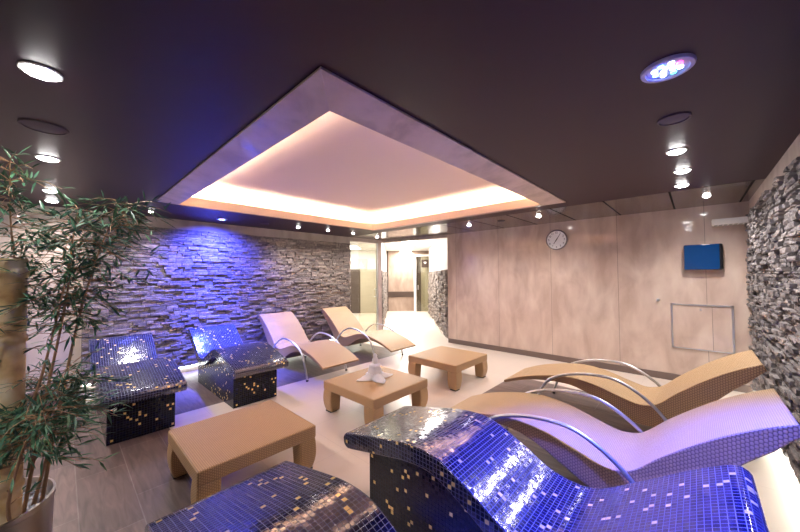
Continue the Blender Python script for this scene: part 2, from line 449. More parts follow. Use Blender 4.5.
def stone_mesh(p, q, z0, z1, side, depth, rough, hmin=.022, hmax=.055, lmin=.10, lmax=.38, base=.02, seed=1):
    """ledge stones on the line p-q, pointing to the 'side' (+1 left / -1 right of the direction)"""
    R = random.Random(seed); P = V((p[0], p[1], 0)); Q = V((q[0], q[1], 0)); d = (Q - P).normalized(); L = (Q - P).length
    n = V((-d.y, d.x, 0)) * side; mb = MB(); z = z0
    A_, B_ = P + n * .007, Q + n * .007
    mb.quad((A_.x, A_.y, z0), (B_.x, B_.y, z0), (B_.x, B_.y, z1), (A_.x, A_.y, z1), None, 1)
    while z < z1 - .008:
        h = min(R.uniform(hmin, hmax), z1 - z)
        u = -R.uniform(0, lmax)
        while u < L:
            l = R.uniform(lmin, lmax); u0 = max(u, 0); u1 = min(u + l, L); u += l
            if u1 - u0 < .015: continue
            w = base + R.random() ** 1.3 * depth
            nu = max(2, int((u1 - u0) / .07) + 1); nz = 2
            uvc = [(R.random(), R.random())] * 4; n0 = len(mb.v)
            g = .003
            for i in range(nu + 1):
                for k in range(nz + 1):
                    uu = u0 + g + (u1 - u0 - 2 * g) * i / nu; zz = z + .0022 + (h - .0044) * k / nz
                    ed = (i in (0, nu)) or (k in (0, nz))
                    ww = w + R.uniform(-rough, rough) - (rough * .8 if ed else 0)
                    if k in (0, nz): zz += R.uniform(-.002, .002) if 0 < i < nu and 0 else 0
                    pt = P + d * uu + n * ww; mb.v.append((pt.x, pt.y, zz))
            s = nz + 1
            for i in range(nu):
                for k in range(nz):
                    mb.face((n0 + i * s + k, n0 + (i + 1) * s + k, n0 + (i + 1) * s + k + 1, n0 + i * s + k + 1), uvc)
            # sides back to the wall
            ring = [n0 + i * s for i in range(nu + 1)] + [n0 + nu * s + k for k in range(1, s)] + [n0 + i * s + nz for i in range(nu - 1, -1, -1)] + [n0 + k for k in range(nz - 1, 0, -1)]
            m0 = len(mb.v)
            for r_ in ring:
                pt = V(mb.v[r_]); o_ = (pt - P).dot(n); pt = pt - n * o_; mb.v.append(tuple(pt))
            for i in range(len(ring)):
                j = (i + 1) % len(ring); mb.face((ring[i], ring[j], m0 + j, m0 + i), uvc)
        z += h
    return mb
struct(stone_mesh((.20, 6.262), (4.88, 6.262), .10, 2.385, -1, .040, .0026, hmin=.024, hmax=.052, lmin=.07, lmax=.24, base=.018, seed=3).build('wall_left_stone', [M['stone'], M['mortar']]))
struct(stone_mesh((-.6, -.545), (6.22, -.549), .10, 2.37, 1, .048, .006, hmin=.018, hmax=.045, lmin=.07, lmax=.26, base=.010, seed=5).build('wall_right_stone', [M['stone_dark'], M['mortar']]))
# led strips under the stone panels
l1 = MB(); l1.box(.22, 4.85, 6.245, 6.272, .088, .098); tag(l1.build('led_strip', M['led_white']), 'white LED strip glowing under the left stone wall', 'led strip')
l2 = MB(); l2.box(.3, 6.1, -.552, -.525, .088, .098); tag(l2.build('led_strip', M['led_white']), 'white LED strip glowing under the right stone wall', 'led strip')

# entrance: jamb, header, diagonal corridor
b = MB(); b.box(5.86, 5.98, 6.27, 6.36, 0, 2.66); struct(b.build('trim_4', M['rim']))
b = MB(); b.obox((5.98, 6.27), (6.24, 4.28), .12, 2.485, 2.66); struct(b.build('trim_5', M['wall_band']))
RD0, RD1 = V((6.27, 4.30)), V((10.05, 7.78))
b = MB(); b.obox(RD1, RD0, .12, 0, 2.68); struct(b.build('wall_corridor_right', M['white']))
struct(stone_mesh(RD0, RD1, .08, 1.72, 1, .06, .01, hmin=.04, hmax=.08, lmin=.1, lmax=.3, seed=8).build('wall_corridor_right_stone', [M['stone'], M['mortar']]))
LD0, LD1 = V((5.99, 6.30)), V((9.49, 9.66))
b = MB(); b.obox(LD0, LD1, .10, 0, 2.68); struct(b.build('wall_corridor_left', M['white']))
struct(stone_mesh(LD0, LD1, .08, 1.72, -1, .03, .006, hmin=.04, hmax=.08, lmin=.1, lmax=.3, seed=9).build('wall_corridor_left_stone', [M['stone'], M['mortar']]))
b = MB()
n0 = len(b.v)
poly = [(4.85, 6.41), (6.41, 6.41), (6.41, 4.30), (6.6, 4.0), (13.5, 9.0), (13.5, 13.5), (4.85, 13.5)]
b.v += [(x, y, 2.66) for x, y in poly]; b.face(list(range(len(poly)))); m0 = len(b.v); b.v += [(x, y, 2.70) for x, y in poly]; b.face([m0 + i for i in range(len(poly))])
for i in range(len(poly)):
    j = (i + 1) % len(poly); b.face((i, j, m0 + j, m0 + i))
struct(b.build('ceiling_corridor', M['white']))
# corridor end
FB = 14.0
b = MB(); b.obox(fl(FB, 2.6), fl(FB, -.60), -.12, 0, 2.66); struct(b.build('wall_corridor_end', M['wall_end']))
b = MB(); b.obox(fl(FB - .03, .62), fl(FB - .03, -.62), -.03, .62, .86); struct(b.build('trim_6', M['lobby_dark']))
b = MB(); b.obox(fl(FB - .06, -.52), fl(FB - .06, -.62), -.05, 0, 2.66); struct(b.build('trim_7', M['lobby_dark']))
# glass door at the corridor end
dr = thing('door_1', None, None); dr['kind'] = 'structure'
b = MB(); b.obox(fl(FB - .25, .70), fl(FB - .25, .60), -.06, 0, 2.45); b.obox(fl(FB - .25, 1.45), fl(FB - .25, 1.38), -.06, 0, 2.45); b.obox(fl(FB - .25, 1.45), fl(FB - .25, .60), -.06, 2.40, 2.48); b.build('door_frame', M['white'], dr)
b = MB(); b.obox(fl(FB - .24, 1.38), fl(FB - .24, .70), -.01, 0, 2.40); b.build('pane', M['glass_olive'], dr)
b = MB(); b.obox(fl(FB - .10, .92), fl(FB - .10, .70), -.03, .0, 2.40); b.build('door_leaf', M['lobby_dark'], dr)
b = MB(); b.obox(fl(FB - .08, 1.38), fl(FB - .08, .92), -.03, .0, 2.40); b.build('door_panel', M['lobby_olive'], dr)
b = MB(); c0 = fl(FB - .30, .78); b.tube([(c0[0], c0[1], .95), (c0[0], c0[1], 1.15)], .02); b.build('door_handle', M['chrome'], dr)
# dark square sign on the door
sg = thing('wall_sign', 'small dark square sign with pale symbol at corridor end', 'sign', (*fl(FB - .33, 1.08), 2.08))
o_ = fl(FB - .33, 1.08)
def rel(f, l): p = fl(f, l); return (p[0] - o_[0], p[1] - o_[1])
b = MB(); b.obox(rel(FB - .33, 1.24), rel(FB - .33, .94), -.02, -.17, .17); b.build('plate', M['sign_dark'], sg)
b = MB(); b.obox(rel(FB - .345, 1.13), rel(FB - .345, 1.06), -.01, -.01, .08); b.obox(rel(FB - .345, 1.15), rel(FB - .345, 1.02), -.01, .04, .07); b.build('symbol', M['white'], sg)

# lobby behind the glass on the left
b = MB(); b.obox(fl(13.4, -.95), fl(13.4, -3.6), -.12, 0, 2.66); struct(b.build('wall_lobby', M['white']))
b = MB(); b.obox(fl(13.36, -1.68), fl(13.36, -3.5), -.04, .0, 1.85); struct(b.build('trim_8', M['lobby_dark']))
b = MB(); b.obox(fl(13.36, -.95), fl(13.36, -1.68), -.04, .0, 1.85); struct(b.build('trim_9', M['lobby_olive']))
b = MB(); b.box(4.74, 4.86, 6.40, 13.0, 0, 2.66); struct(b.build('wall_lobby_left', M['white']))
sg = thing('wall_sign', 'grey square sign with white figure above dark panel behind glass', 'sign', (*fl(13.30, -1.62), 2.06))
o_ = fl(13.30, -1.62)
b = MB(); b.obox(rel(13.30, -1.40), rel(13.30, -1.86), -.02, -.22, .22); b.build('plate', M['sign_grey'], sg)
b = MB(); c_ = rel(13.29, -1.63)
b.lathe([(.001, 0), (.045, 0), (.045, .01), (.001, .01)], (c_[0] - .02, c_[1] - .02, .11), 12, axis='X')
b.obox(rel(13.28, -1.59), rel(13.28, -1.67), -.01, -.02, .07); b.obox(rel(13.28, -1.55), rel(13.28, -1.71), -.01, -.10, -.02); b.obox(rel(13.28, -1.50), rel(13.28, -1.76), -.01, -.17, -.14); b.build('symbol', M['white'], sg)
# glass partition and door in the opening at the left
w = thing('window_1', None, None); w['kind'] = 'structure'
b = MB(); b.box(4.90, 5.18, 6.30, 6.31, .02, 2.46); b.build('pane', M['glass'], w)
b = MB(); b.box(4.885, 4.905, 6.285, 6.325, 0, 2.46); b.build('window_frame', M['chrome'], w)
d2 = thing('door_2', None, None); d2['kind'] = 'structure'
b = MB(); b.box(5.19, 5.82, 6.30, 6.31, .02, 2.44); b.build('pane', M['glass_olive'], d2)
b = MB(); b.box(5.82, 5.86, 6.28, 6.33, 0, 2.46); b.build('door_frame', M['chrome'], d2)
b = MB(); b.tube([(5.74, 6.298, 1.22), (5.74, 6.24, 1.22), (5.74, 6.24, 1.02), (5.74, 6.298, 1.02)], .012); b.build('door_handle', M['chrome'], d2)

# ------------------------------------------------------------------ tiled heated benches
BP = [(0, .495), (.20, .542), (.39, .586), (.55, .622), (.68, .638), (.79, .635), (.89, .605), (1.04, .535), (1.19, .455), (1.32, .43), (1.44, .45), (1.61, .56), (1.81, .70), (1.94, .775), (1.99, .79)]
def slab_pairs(prof, r):
    P = crom([(0, a, z) for a, z in prof], 70); out = []
    n = len(P); C = []; N = []; T = []
    for i in range(n):
        t = (P[min(i + 1, n - 1)] - P[max(i - 1, 0)]).normalized(); nn = V((0, -t.z, t.y))
        T.append(t); N.append(nn); C.append(P[i] - nn * r)
    for k in (1, 2, 3, 4):   # foot cap
        th = PI / 2 * k / 5; base = C[0] + T[0] * r
        out.append((base - T[0] * r * math.cos(th) + N[0] * r * math.sin(th), base - T[0] * r * math.cos(th) - N[0] * r * math.sin(th)))
    for i in range(n):
        if (C[i] - C[0]).length < r or (C[i] - C[-1]).length < r: continue
        out.append((C[i] + N[i] * r, C[i] - N[i] * r))
    for k in (4, 3, 2, 1):
        th = PI / 2 * k / 5; base = C[-1] - T[-1] * r
        out.append((base + T[-1] * r * math.cos(th) + N[-1] * r * math.sin(th), base + T[-1] * r * math.cos(th) - N[-1] * r * math.sin(th)))
    return out
def extrude_pairs(mb, pairs, x0, x1, mi_top=0, mi_side=0):
    """pairs of (top, bottom) points in the YZ plane, swept between x0 and x1"""
    L = 0; Ls = [0]
    for i in range(1, len(pairs)): L += (pairs[i][0] - pairs[i - 1][0]).length; Ls.append(L)
    n0 = len(mb.v)
    for a, c in pairs:
        mb.v += [(x0, a.y, a.z), (x1, a.y, a.z), (x0, c.y, c.z), (x1, c.y, c.z)]
    for i in range(len(pairs) - 1):
        A = n0 + i * 4; B = A + 4; u0, u1 = Ls[i], Ls[i + 1]
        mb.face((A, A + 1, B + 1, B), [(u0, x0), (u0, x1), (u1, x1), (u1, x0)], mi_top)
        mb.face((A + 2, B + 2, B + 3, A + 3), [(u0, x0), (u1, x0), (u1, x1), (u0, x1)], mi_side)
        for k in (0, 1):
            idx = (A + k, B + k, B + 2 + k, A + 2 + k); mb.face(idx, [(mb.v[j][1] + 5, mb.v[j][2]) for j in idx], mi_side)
    A = n0; mb.face((A, A + 2, A + 3, A + 1), [(0, x0), (-.03, x0), (-.03, x1), (0, x1)], mi_side)
    B = n0 + (len(pairs) - 1) * 4; mb.face((B, B + 1, B + 3, B + 2), [(0, x0), (0, x1), (.1, x1), (.1, x0)], mi_side)

def make_bench(label):
    t = thing('tiled_bench', label, 'heated bench', group='mosaic heated benches')
    pr_ = slab_pairs(BP, .052)
    mb = MB(); extrude_pairs(mb, pr_, -.33, .33); mb.build('lounge_slab', M['mosaic'], t, smooth=True, bevel=.018, seg=3, angle=50)
    # body under the slab
    low = [p[1] for p in pr_ if .22 <= p[1].y <= 1.70]
    pairs = [(V((0, p.y, p.z + .02)), V((0, p.y, 0))) for p in low]
    mb = MB(); n0 = 0
    for a, c in pairs: mb.v += [(-.27, a.y, a.z), (.27, a.y, a.z), (-.27, c.y, c.z), (.27, c.y, c.z)]
    for i in range(len(pairs) - 1):
        A = i * 4; B = A + 4
        mb.face((A, A + 1, B + 1, B)); mb.face((A + 2, B + 2, B + 3, A + 3))
        for k in (0, 1):
            idx = (A + k, B + k, B + 2 + k, A + 2 + k); mb.face(idx, [(mb.v[j][1] + 9 + k * 3, mb.v[j][2]) for j in idx])
    B = (len(pairs) - 1) * 4
    mb.face((0, 2, 3, 1), [(mb.v[j][0] + 20, mb.v[j][2]) for j in (0, 2, 3, 1)]); mb.face((B, B + 1, B + 3, B + 2), [(mb.v[j][0] + 30, mb.v[j][2]) for j in (B, B + 1, B + 3, B + 2)])
    mb.build('body', M['mosaic_body'], t)
    return t
# local +Y runs from foot to head
bench = make_bench('navy mosaic heated bench in middle foreground, foot end brightly lit')
bench.location = (1.675, 1.84, 0); bench.rotation_euler = (0, 0, PI)
dup(bench, (.60, 1.84, 0), PI, 'dark mosaic bench cropped by the bottom edge, in front of wicker table')
dup(bench, (.58, 3.88, 0), 0, 'black-gold mosaic bench by left stone wall nearest the bamboo plant')
dup(bench, (1.705, 3.88, 0), 0, 'mosaic bench under blue spotlight, beside the tan loungers at stone wall')

bench.scale = (.94, 1, 1)
# ------------------------------------------------------------------ wicker loungers
LP = [(0, .262), (.2, .345), (.38, .40), (.62, .45), (.8, .462), (1.0, .435), (1.2, .375), (1.35, .335), (1.45, .345), (1.53, .385), (1.67, .52), (1.88, .69), (2.05, .80), (2.18, .865)]
TH = [(0, .03), (.4, .05), (.8, .09), (1.1, .14), (1.35, .19), (1.55, .21), (1.8, .17), (2.05, .11), (2.18, .055)]
def interp(tab, x):
    for (a, va), (b_, vb) in zip(tab, tab[1:]):
        if x <= b_: return va + (vb - va) * (x - a) / (b_ - a)
    return tab[-1][1]
def make_lounger(label):
    t = thing('wicker_lounger', label, 'lounger', group='tan wicker loungers with steel arms')
    P = crom([(0, a, z) for a, z in LP], 64); pairs = []
    for i, p in enumerate(P):
        tt = (P[min(i + 1, len(P) - 1)] - P[max(i - 1, 0)]).normalized(); nn = V((0, -tt.z, tt.y))
        pairs.append((p, p - nn * interp(TH, p.y)))
    # keep the lower side monotone
    mb = MB(); extrude_pairs(mb, pairs, -.33, .33, 0, 1)
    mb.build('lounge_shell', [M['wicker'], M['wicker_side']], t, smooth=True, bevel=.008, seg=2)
    for s in (-1, 1):
        pts = crom([(s * .365, .38, .012), (s * .365, .43, .17), (s * .363, .56, .40), (s * .36, .82, .515), (s * .36, 1.1, .545), (s * .36, 1.28, .50), (s * .362, 1.47, .37), (s * .365, 1.62, .18), (s * .365, 1.68, .012)], 48)
        mb = MB(); mb.tube(pts, .0145, 12); arm = mb.build('armrest', M['chrome'], t, smooth=True)
        for yy in (.38, 1.68):
            mb = MB(); mb.lathe([(.019, 0), (.019, .022)], (s * .365, yy, 0), 12); mb.build('foot_cap', M['rubber'], arm)
    for yy, zz in ((.55, .375), (1.56, .26)):
        if zz == .375: pts = [(-.363, yy, zz), (.363, yy, zz)]
        else: pts = [(-.365, 1.58, .24), (.365, 1.58, .24)]
        mb = MB(); mb.tube(pts, .011, 10); mb.build('crossbar', M['chrome'], t, smooth=True)
    return t
lo = make_lounger('tan wicker lounger lit violet, between mosaic bench and farther right lounger')
lo.location = (2.77, 1.83, 0); lo.rotation_euler = (0, 0, PI)
dup(lo, (4.16, 1.80, 0), PI, 'tan wicker lounger nearest the polished beige wall, head at right stone wall')
dup(lo, (2.92, 3.94, 0), 0, 'tan wicker lounger next to the blue-lit mosaic bench at left stone wall')
dup(lo, (4.30, 3.92, 0), 0, 'tan wicker lounger at stone wall nearest the glass door')

# ------------------------------------------------------------------ tables
def make_table(label, wx, wy, h=.355):
    t = thing('coffee_table', label, 'coffee table', group='low wicker coffee tables')
    hx, hy = wx / 2, wy / 2; mb = MB(); ap = .10
    mb.box(-hx, hx, -hy, hy, h - ap, h); mb.build('tabletop', M['table_wicker'], t, smooth=True, bevel=.012, seg=3)
    for sx in (-1, 1):
        for sy in (-1, 1):
            mb = MB(); rows = []; N = 8
            for i in range(N + 1):
                f = i / N; z = (h - ap + .004) * (1 - f) + .012 * f
                outw = .010 * math.sin(f * PI * .9) - .020 * f ** 3; wdt = .145 + outw - .012 * f
                xa, xb = hx + outw - .004, hx + outw - wdt; ya, yb = hy + outw - .004, hy + outw - wdt
                rows.append([(sx * xa, sy * ya, z), (sx * xb, sy * ya, z), (sx * xb, sy * yb, z), (sx * xa, sy * yb, z)])
            for r in rows: mb.v += r
            for i in range(N):
                for k in range(4):
                    k2 = (k + 1) % 4; idx = (i * 4 + k, i * 4 + k2, i * 4 + 4 + k2, i * 4 + 4 + k)
                    mb.face(idx, [((mb.v[j][0] if k in (0, 2) else mb.v[j][1]), mb.v[j][2]) for j in idx])
            mb.face((3, 2, 1, 0)); mb.face(tuple(N * 4 + k for k in range(4)))
            leg = mb.build('leg', M['table_wicker'], t, smooth=True, bevel=.012)
            mb = MB(); a, c = sorted((sx * (hx - .02), sx * (hx - .11))); d, e = sorted((sy * (hy - .02), sy * (hy - .11)))
            mb.box(a, c, d, e, 0, .014); mb.build('glide', M['rubber'], leg)
    return t
tb = make_table('low wicker table in the left foreground, bare top, behind the nearest bench', .86, .82)
tb.location = (1.035, 2.745, 0)
t2 = dup(tb, (2.575, 2.81, 0), 0, 'low wicker table with a folded white towel figure on top'); t2.scale = (1.02, 1.08, 1)
t3 = dup(tb, (4.12, 2.84, 0), 0, 'bare low wicker table farthest back, towards the beige panelled wall'); t3.scale = (1.03, 1.07, 1)

# folded towel figure
tw = thing('folded_towel', 'white towel folded into a seated star figure on the middle table', 'towel', (2.61, 2.86, .356))
mb = MB(); K = 4; ring = 40; rows = []
def star(th, r0, r1, ph): 
    c = abs(((th * K / (2 * PI) + ph) % 1) - .5) * 2
    return r1 + (r0 - r1) * c ** 1.15
for (sc_, z, blend) in ((1, .001, 1), (1.02, .007, 1), (.88, .018, 1), (.66, .036, .8), (.52, .058, .4)):
    rows.append([((star(2 * PI * k / ring, .185, .075, .2) * blend + .10 * (1 - blend)) * sc_, z + (.006 * math.sin(k * 2.1) if z > .01 else 0)) for k in range(ring)])
for row in rows:
    for k, (r, z) in enumerate(row):
        th = 2 * PI * k / ring; mb.v.append((r * math.cos(th), r * math.sin(th), z))
for i in range(len(rows) - 1):
    for k in range(ring):
        k2 = (k + 1) % ring; mb.face((i * ring + k, i * ring + k2, (i + 1) * ring + k2, (i + 1) * ring + k))
mb.face(tuple(reversed(range(ring)))); mb.face(tuple((len(rows) - 1) * ring + k for k in range(ring)))
mb.build('petals', M['towel'], tw, smooth=True, angle=60)
mb = MB(); sg_ = 24
prof = [(.062, .045), (.064, .07), (.060, .10), (.052, .118), (.055, .128), (.044, .145), (.026, .155), (.028, .17), (.030, .19), (.022, .205), (.017, .22), (.020, .235), (.013, .248), (.004, .255)]
for i, (r, z) in enumerate(prof):
    for k in range(sg_):
        th = 2 * PI * k / sg_ + i * .12; rr = r * (1 + .09 * math.sin(th * 3 + i * .5) + .05 * math.sin(th * 7))
        mb.v.append((rr * math.cos(th), rr * math.sin(th), z))
for i in range(len(prof) - 1):
    for k in range(sg_):
        k2 = (k + 1) % sg_; mb.face((i * sg_ + k, i * sg_ + k2, (i + 1) * sg_ + k2, (i + 1) * sg_ + k))
mb.face(tuple(reversed(range(sg_)))); mb.face(tuple((len(prof) - 1) * sg_ + k for k in range(sg_)))
mb.build('twisted_body', M['towel'], tw, smooth=True, angle=60); tw.scale = (1.3, 1.3, 1.15)

# ------------------------------------------------------------------ wall objects
# clock
ck = thing('wall_clock', 'round white wall clock with dark metal rim on polished beige wall', 'clock', (6.24, 1.85, 2.225))
mb = MB(); mb.lathe([(.001, 0), (.185, 0), (.188, -.018), (.178, -.028), (.167, -.026), (.165, -.019)], seg=48, axis='X')
mb.build('rim', M['clock_rim'], ck, smooth=True)
mb = MB(); mb.lathe([(.001, -.018), (.165, -.018), (.165, -.022), (.001, -.022)], seg=48, axis='X'); mb.build('dial', M['dial'], ck)
mb = MB()
for hr in range(1, 13):
    a = PI / 2 - hr * PI / 6; txt = str(hr)
    for q, ch in enumerate(txt):
        mb = MB(); sh = (q - (len(txt) - 1) / 2) * .024
        cu = bpy.data.curves.new('numeral', 'FONT'); cu.body = ch; cu.size = .050; cu.align_x = 'CENTER'; cu.align_y = 'CENTER'; cu.extrude = .0005
        to = bpy.data.objects.new('tmp', cu); COL.objects.link(to)
        dg = bpy.context.evaluated_depsgraph_get(); me = bpy.data.meshes.new_from_object(to.evaluated_get(dg))
        # seen from the room: picture right is -Y
        for v in me.vertices: mb.v.append((-.0235 - v.co.z, -(v.co.x + sh + .133 * math.cos(a)), v.co.y + .133 * math.sin(a)))
        for p in me.polygons: mb.face(list(p.vertices))
        bpy.data.objects.remove(to); bpy.data.meshes.remove(me); bpy.data.curves.remove(cu)
        mb.build('numeral', M['ink'], ck)
def hand(ang, ln, wd, x):
    mb = MB(); d = V((0, -math.sin(ang), math.cos(ang))); s = V((0, d.z, -d.y)) * wd
    a, b_, c, e = d * -.03 + s, d * ln + s * .4, d * ln - s * .4, d * -.03 - s
    q = [V((x, 0, 0)) + p for p in (a, b_, c, e)]; q2 = [p + V((-.002, 0, 0)) for p in q]
    mb.quad(*q); mb.quad(*q2)
    for i in range(4): mb.quad(q[i], q[(i + 1) % 4], q2[(i + 1) % 4], q2[i])
    return mb
hand(math.radians(33), .128, .0065, -.027).build('minute_hand', M['ink'], ck)
hand(math.radians(213), .090, .009, -.0245).build('hour_hand', M['ink'], ck)

# blue glass box on the wall
tv = thing('display_box', 'small blue glossy box with black side mounted on beige wall', 'screen', (6.24, -.09, 1.82))
mb = MB(); mb.box(-.10, .004, -.20, .20, -.18, .18); mb.build('housing', M['black'], tv, smooth=True, bevel=.02, seg=4)
mb = MB(); mb.box(-.108, -.10, -.165, .195, -.175, .175); mb.build('glass_front', M['tv'], tv, bevel=.012, seg=3)
# pale vent box
vt = thing('air_vent', 'slim white air outlet box high on beige wall beside right stone wall', 'vent', (6.24, -.36, 2.29))
mb = MB(); mb.box(-.20, 0, -.185, .17, -.045, .035); mb.build('housing', M['white'], vt, bevel=.004)
mb = MB()
for k in range(7): mb.box(-.18, -.02, -.165 + k * .047, -.165 + k * .047 + .03, -.049, -.045)
mb.build('grille', M['sign_grey'], vt)
# chrome frame hatch
hf = thing('wall_hatch', 'square access hatch in chrome frame low on polished beige wall', 'hatch', (6.24, -.05, .82))
mb = MB(); y0, y1, z0, z1, fw = -.325, .325, -.325, .325, .022
for (a, c, d, e) in ((y0, y1, z0, z0 + fw * .6), (y0, y1, z1 - fw, z1), (y0, y0 + fw, z0, z1), (y1 - fw, y1, z0, z1)): mb.box(-.022, 0, a, c, d, e)
mb.build('frame', M['chrome'], hf)
mb = MB(); mb.box(-.010, 0, y0 + fw, y1 - fw, z0 + fw * .6, z1 - fw); mb.build('panel', M['wall_gloss'], hf)
mb = MB(); mb.lathe([(.012, 0), (.012, -.016)], (0, .0, .25), 12, axis='X'); mb.build('lock', M['chrome'], hf)
kn = MB(); kn.lathe([(.012, 0), (.012, -.02), (.022, -.022), (.022, -.04), (.015, -.044)], (6.24, .42, 1.19), 16, axis='X'); tag(kn.build('wall_knob', M['chrome'], smooth=True), 'small round steel hook on beige wall left of the chrome-framed hatch', 'knob')  # small round knob fixed to the wall, separate from the hatch

# ------------------------------------------------------------------ ceiling fittings
def spot(name, parent, loc, energy, color, size=150, blend=.6, rad=.05, rot=(0, 0, 0)):
    l = bpy.data.lights.new(name, 'SPOT'); l.energy = energy; l.color = color; l.spot_size = math.radians(size); l.spot_blend = blend; l.shadow_soft_size = rad
    o = bpy.data.objects.new(name, l); COL.objects.link(o); o.parent = parent; o.location = loc; o.rotation_euler = rot; return o
def make_light(label, r=.060):
    t = thing('ceiling_light', label, 'ceiling light', (0, 0, H), group='round white ceiling downlights')
    mb = MB(); mb.lathe([(r + .012, 0), (r + .011, -.006), (r, -.008), (r, -.001), (r + .01, 0)], seg=28); mb.build('ring', M['lamp_ring'], t, smooth=True)
    mb = MB(); mb.lathe([(r - .001, -.004), (r - .005, -.013), (r * .6, -.020), (.001, -.022)], seg=28); mb.build('diffuser', M['lamp'], t, smooth=True)
    return t
LW = 24
lights = [
 (-.08, 2.18, 'large round ceiling light at upper left, nearest the camera', 1.0, 1.0),
 (-.09, 3.74, 'round ceiling light beyond the left speaker disc, above the bamboo plant', 1.0, 1.0),
 (-.10, 5.13, 'upper of two close ceiling lights above bamboo leaves', .9, 1),
 (-.10, 5.79, 'lower of two close ceiling lights above bamboo leaves, next to wall', .9, 1),
 (.87, 5.73, 'ceiling light at the left corner of the lit recess', .55, .8),
 (3.14, 5.65, 'left of three small ceiling lights along the left stone wall', .55, .8),
 (3.79, 5.60, 'middle of three small ceiling lights along the left stone wall', .55, .8),
 (4.46, 5.60, 'right of three small ceiling lights along the left stone wall', .55, .8),
 (5.36, 5.78, 'small ceiling light above the glass door', .55, .8),
 (5.33, 1.85, 'ceiling light in the glossy panels closest to the clock', .6, 1),
 (5.33, 3.15, 'ceiling light in the glossy panels between clock and corridor', .6, 1),
 (5.41, -.13, 'ceiling light in the corner above the white vent box', .6, 1),
 (3.25, .08, 'largest white light of the right row, beside the speaker disc', .9, 1),
 (3.92, .06, 'middle white light of the right ceiling row', .9, 1),
 (4.56, .08, 'farthest white light of the right ceiling row before the glossy panels', .9, 1),
]
base_light = None
for (x, y, lab, sc_, pw) in lights:
    if y < .2 and x > 3 and x < 5: pw = .45
    elif 5.3 < x < 5.5: pw = 1.9
    elif y > 5.5 and x > 3: pw = 1.25
    if base_light is None:
        t = make_light(lab); base_light = t
    else: t = dup(base_light, (x, y, H), 0, lab)
    t.location = (x, y, H - .0005 if x < 4.86 else H); t.scale = (sc_, sc_, 1)
    lp = thing if False else None
    L = spot('bulb', t, (0, 0, -.05), LW * pw, (1, .93, .90), 160, .8, .06)
def make_speaker(label):
    t = thing('ceiling_speaker', label, 'ceiling speaker', (0, 0, H), group='round dark ceiling speaker discs')
    mb = MB(); mb.lathe([(.11, 0), (.108, -.008), (.095, -.010), (.092, -.005)], seg=32); mb.build('rim', M['lamp_ring'] if 0 else M['speaker'], t, smooth=True)
    mb = MB(); mb.lathe([(.092, -.004), (.05, -.009), (.001, -.011)], seg=32); mb.build('grille', M['speaker'], t, smooth=True)
    return t
sp = make_speaker('round dark speaker disc in left ceiling row between the two biggest lights'); sp.location = (-.09, 2.98, H)
dup(sp, (2.56, .07, H), 0, 'round speaker disc in right ceiling row beside the coloured spotlight').scale = (.75, .75, 1)
dup(sp, (2.49, 5.69, H), 0, 'dark speaker disc by left stone wall, right of the small blue light').scale = (.7, .7, 1)
dup(sp, (5.33, 2.50, H), 0, 'small dark disc between two lights in the glossy ceiling panels').scale = (.6, .6, 1)

def make_rgb(label):
    t = thing('colour_spotlight', label, 'spotlight', (0, 0, H), group='blue colour-changing spotlights')
    mb = MB(); mb.lathe([(.100, 0), (.099, -.010), (.095, -.014), (.080, -.014), (.076, -.006)], seg=40); mb.build('ring', M['rgb_ring'], t, smooth=True)
    mb = MB(); mb.lathe([(.078, -.002), (.05, -.004), (.001, -.004)], seg=40); mb.build('bowl', M['rgb_blue'], t, smooth=True)
    k = 0
    for rr, n in ((.020, 3), (.048, 8)):
        for i in range(n):
            a = 2 * PI * i / n + rr * 40
            mb = MB(); mb.lathe([(.0125, -.003), (.011, -.012), (.001, -.016)], (rr * math.cos(a), rr * math.sin(a), 0), 12)
            mb.build('diode', [M['e_white'], M['e_blue'], M['e_white'], M['e_red'], M['e_white'], M['e_cyan']][(i + (rr > .05)) % 6], t, smooth=True); k += 1
    return t
rg = make_rgb('large blue spotlight with red, white and cyan diodes, upper right ceiling'); rg.location = (1.90, .07, H)
spot('bulb', rg, (0, 0, -.06), 1150, (.05, .08, 1), 74, .7, .05, (0, 0, 0))
r2 = dup(rg, (1.80, 5.72, H), 0, 'small blue spotlight beside the left stone wall above a mosaic bench'); r2.scale = (.8, .8, 1)
spot('bulb', r2, (0, 0, -.06), 620, (.06, .08, 1), 150, 1, .05, (math.radians(16), 0, 0))

def area(name, loc, rot, sx, sy, energy, color, parent=None):
    l = bpy.data.lights.new(name, 'AREA'); l.shape = 'RECTANGLE'; l.size = sx; l.size_y = sy; l.energy = energy; l.color = color
    o = bpy.data.objects.new(name, l); COL.objects.link(o); o.location = loc; o.rotation_euler = rot; o.parent = parent; return o
def panel(label, loc, w, d, energy, color):
    t = thing('ceiling_panel_light', label, 'ceiling light', loc, math.radians(43))
    mb = MB(); mb.box(-w / 2, w / 2, -d / 2, d / 2, -.03, 0); mb.build('housing', M['white'], t)
    mb = MB(); mb.box(-w / 2 + .02, w / 2 - .02, -d / 2 + .02, d / 2 - .02, -.034, -.03); mb.build('diffuser', M['lamp_soft'], t)
    area('bulb', (0, 0, -.05), (0, 0, 0), w, d, energy, color, t); return t
M['lamp_soft'] = emit('soft_lamp', (1, .96, .9), 8)
panel('long white panel light in the first stretch of corridor ceiling', (7.6, 6.7, 2.66), 1.6, .5, 80, (1, .94, .86))
panel('white panel light farther down the corridor ceiling', (9.9, 8.9, 2.66), 1.6, .5, 80, (1, .94, .86))
panel('white panel light in the lobby ceiling behind the glass door', (7.3, 9.3, 2.66), 1.6, .6, 80, (1, .95, .88))
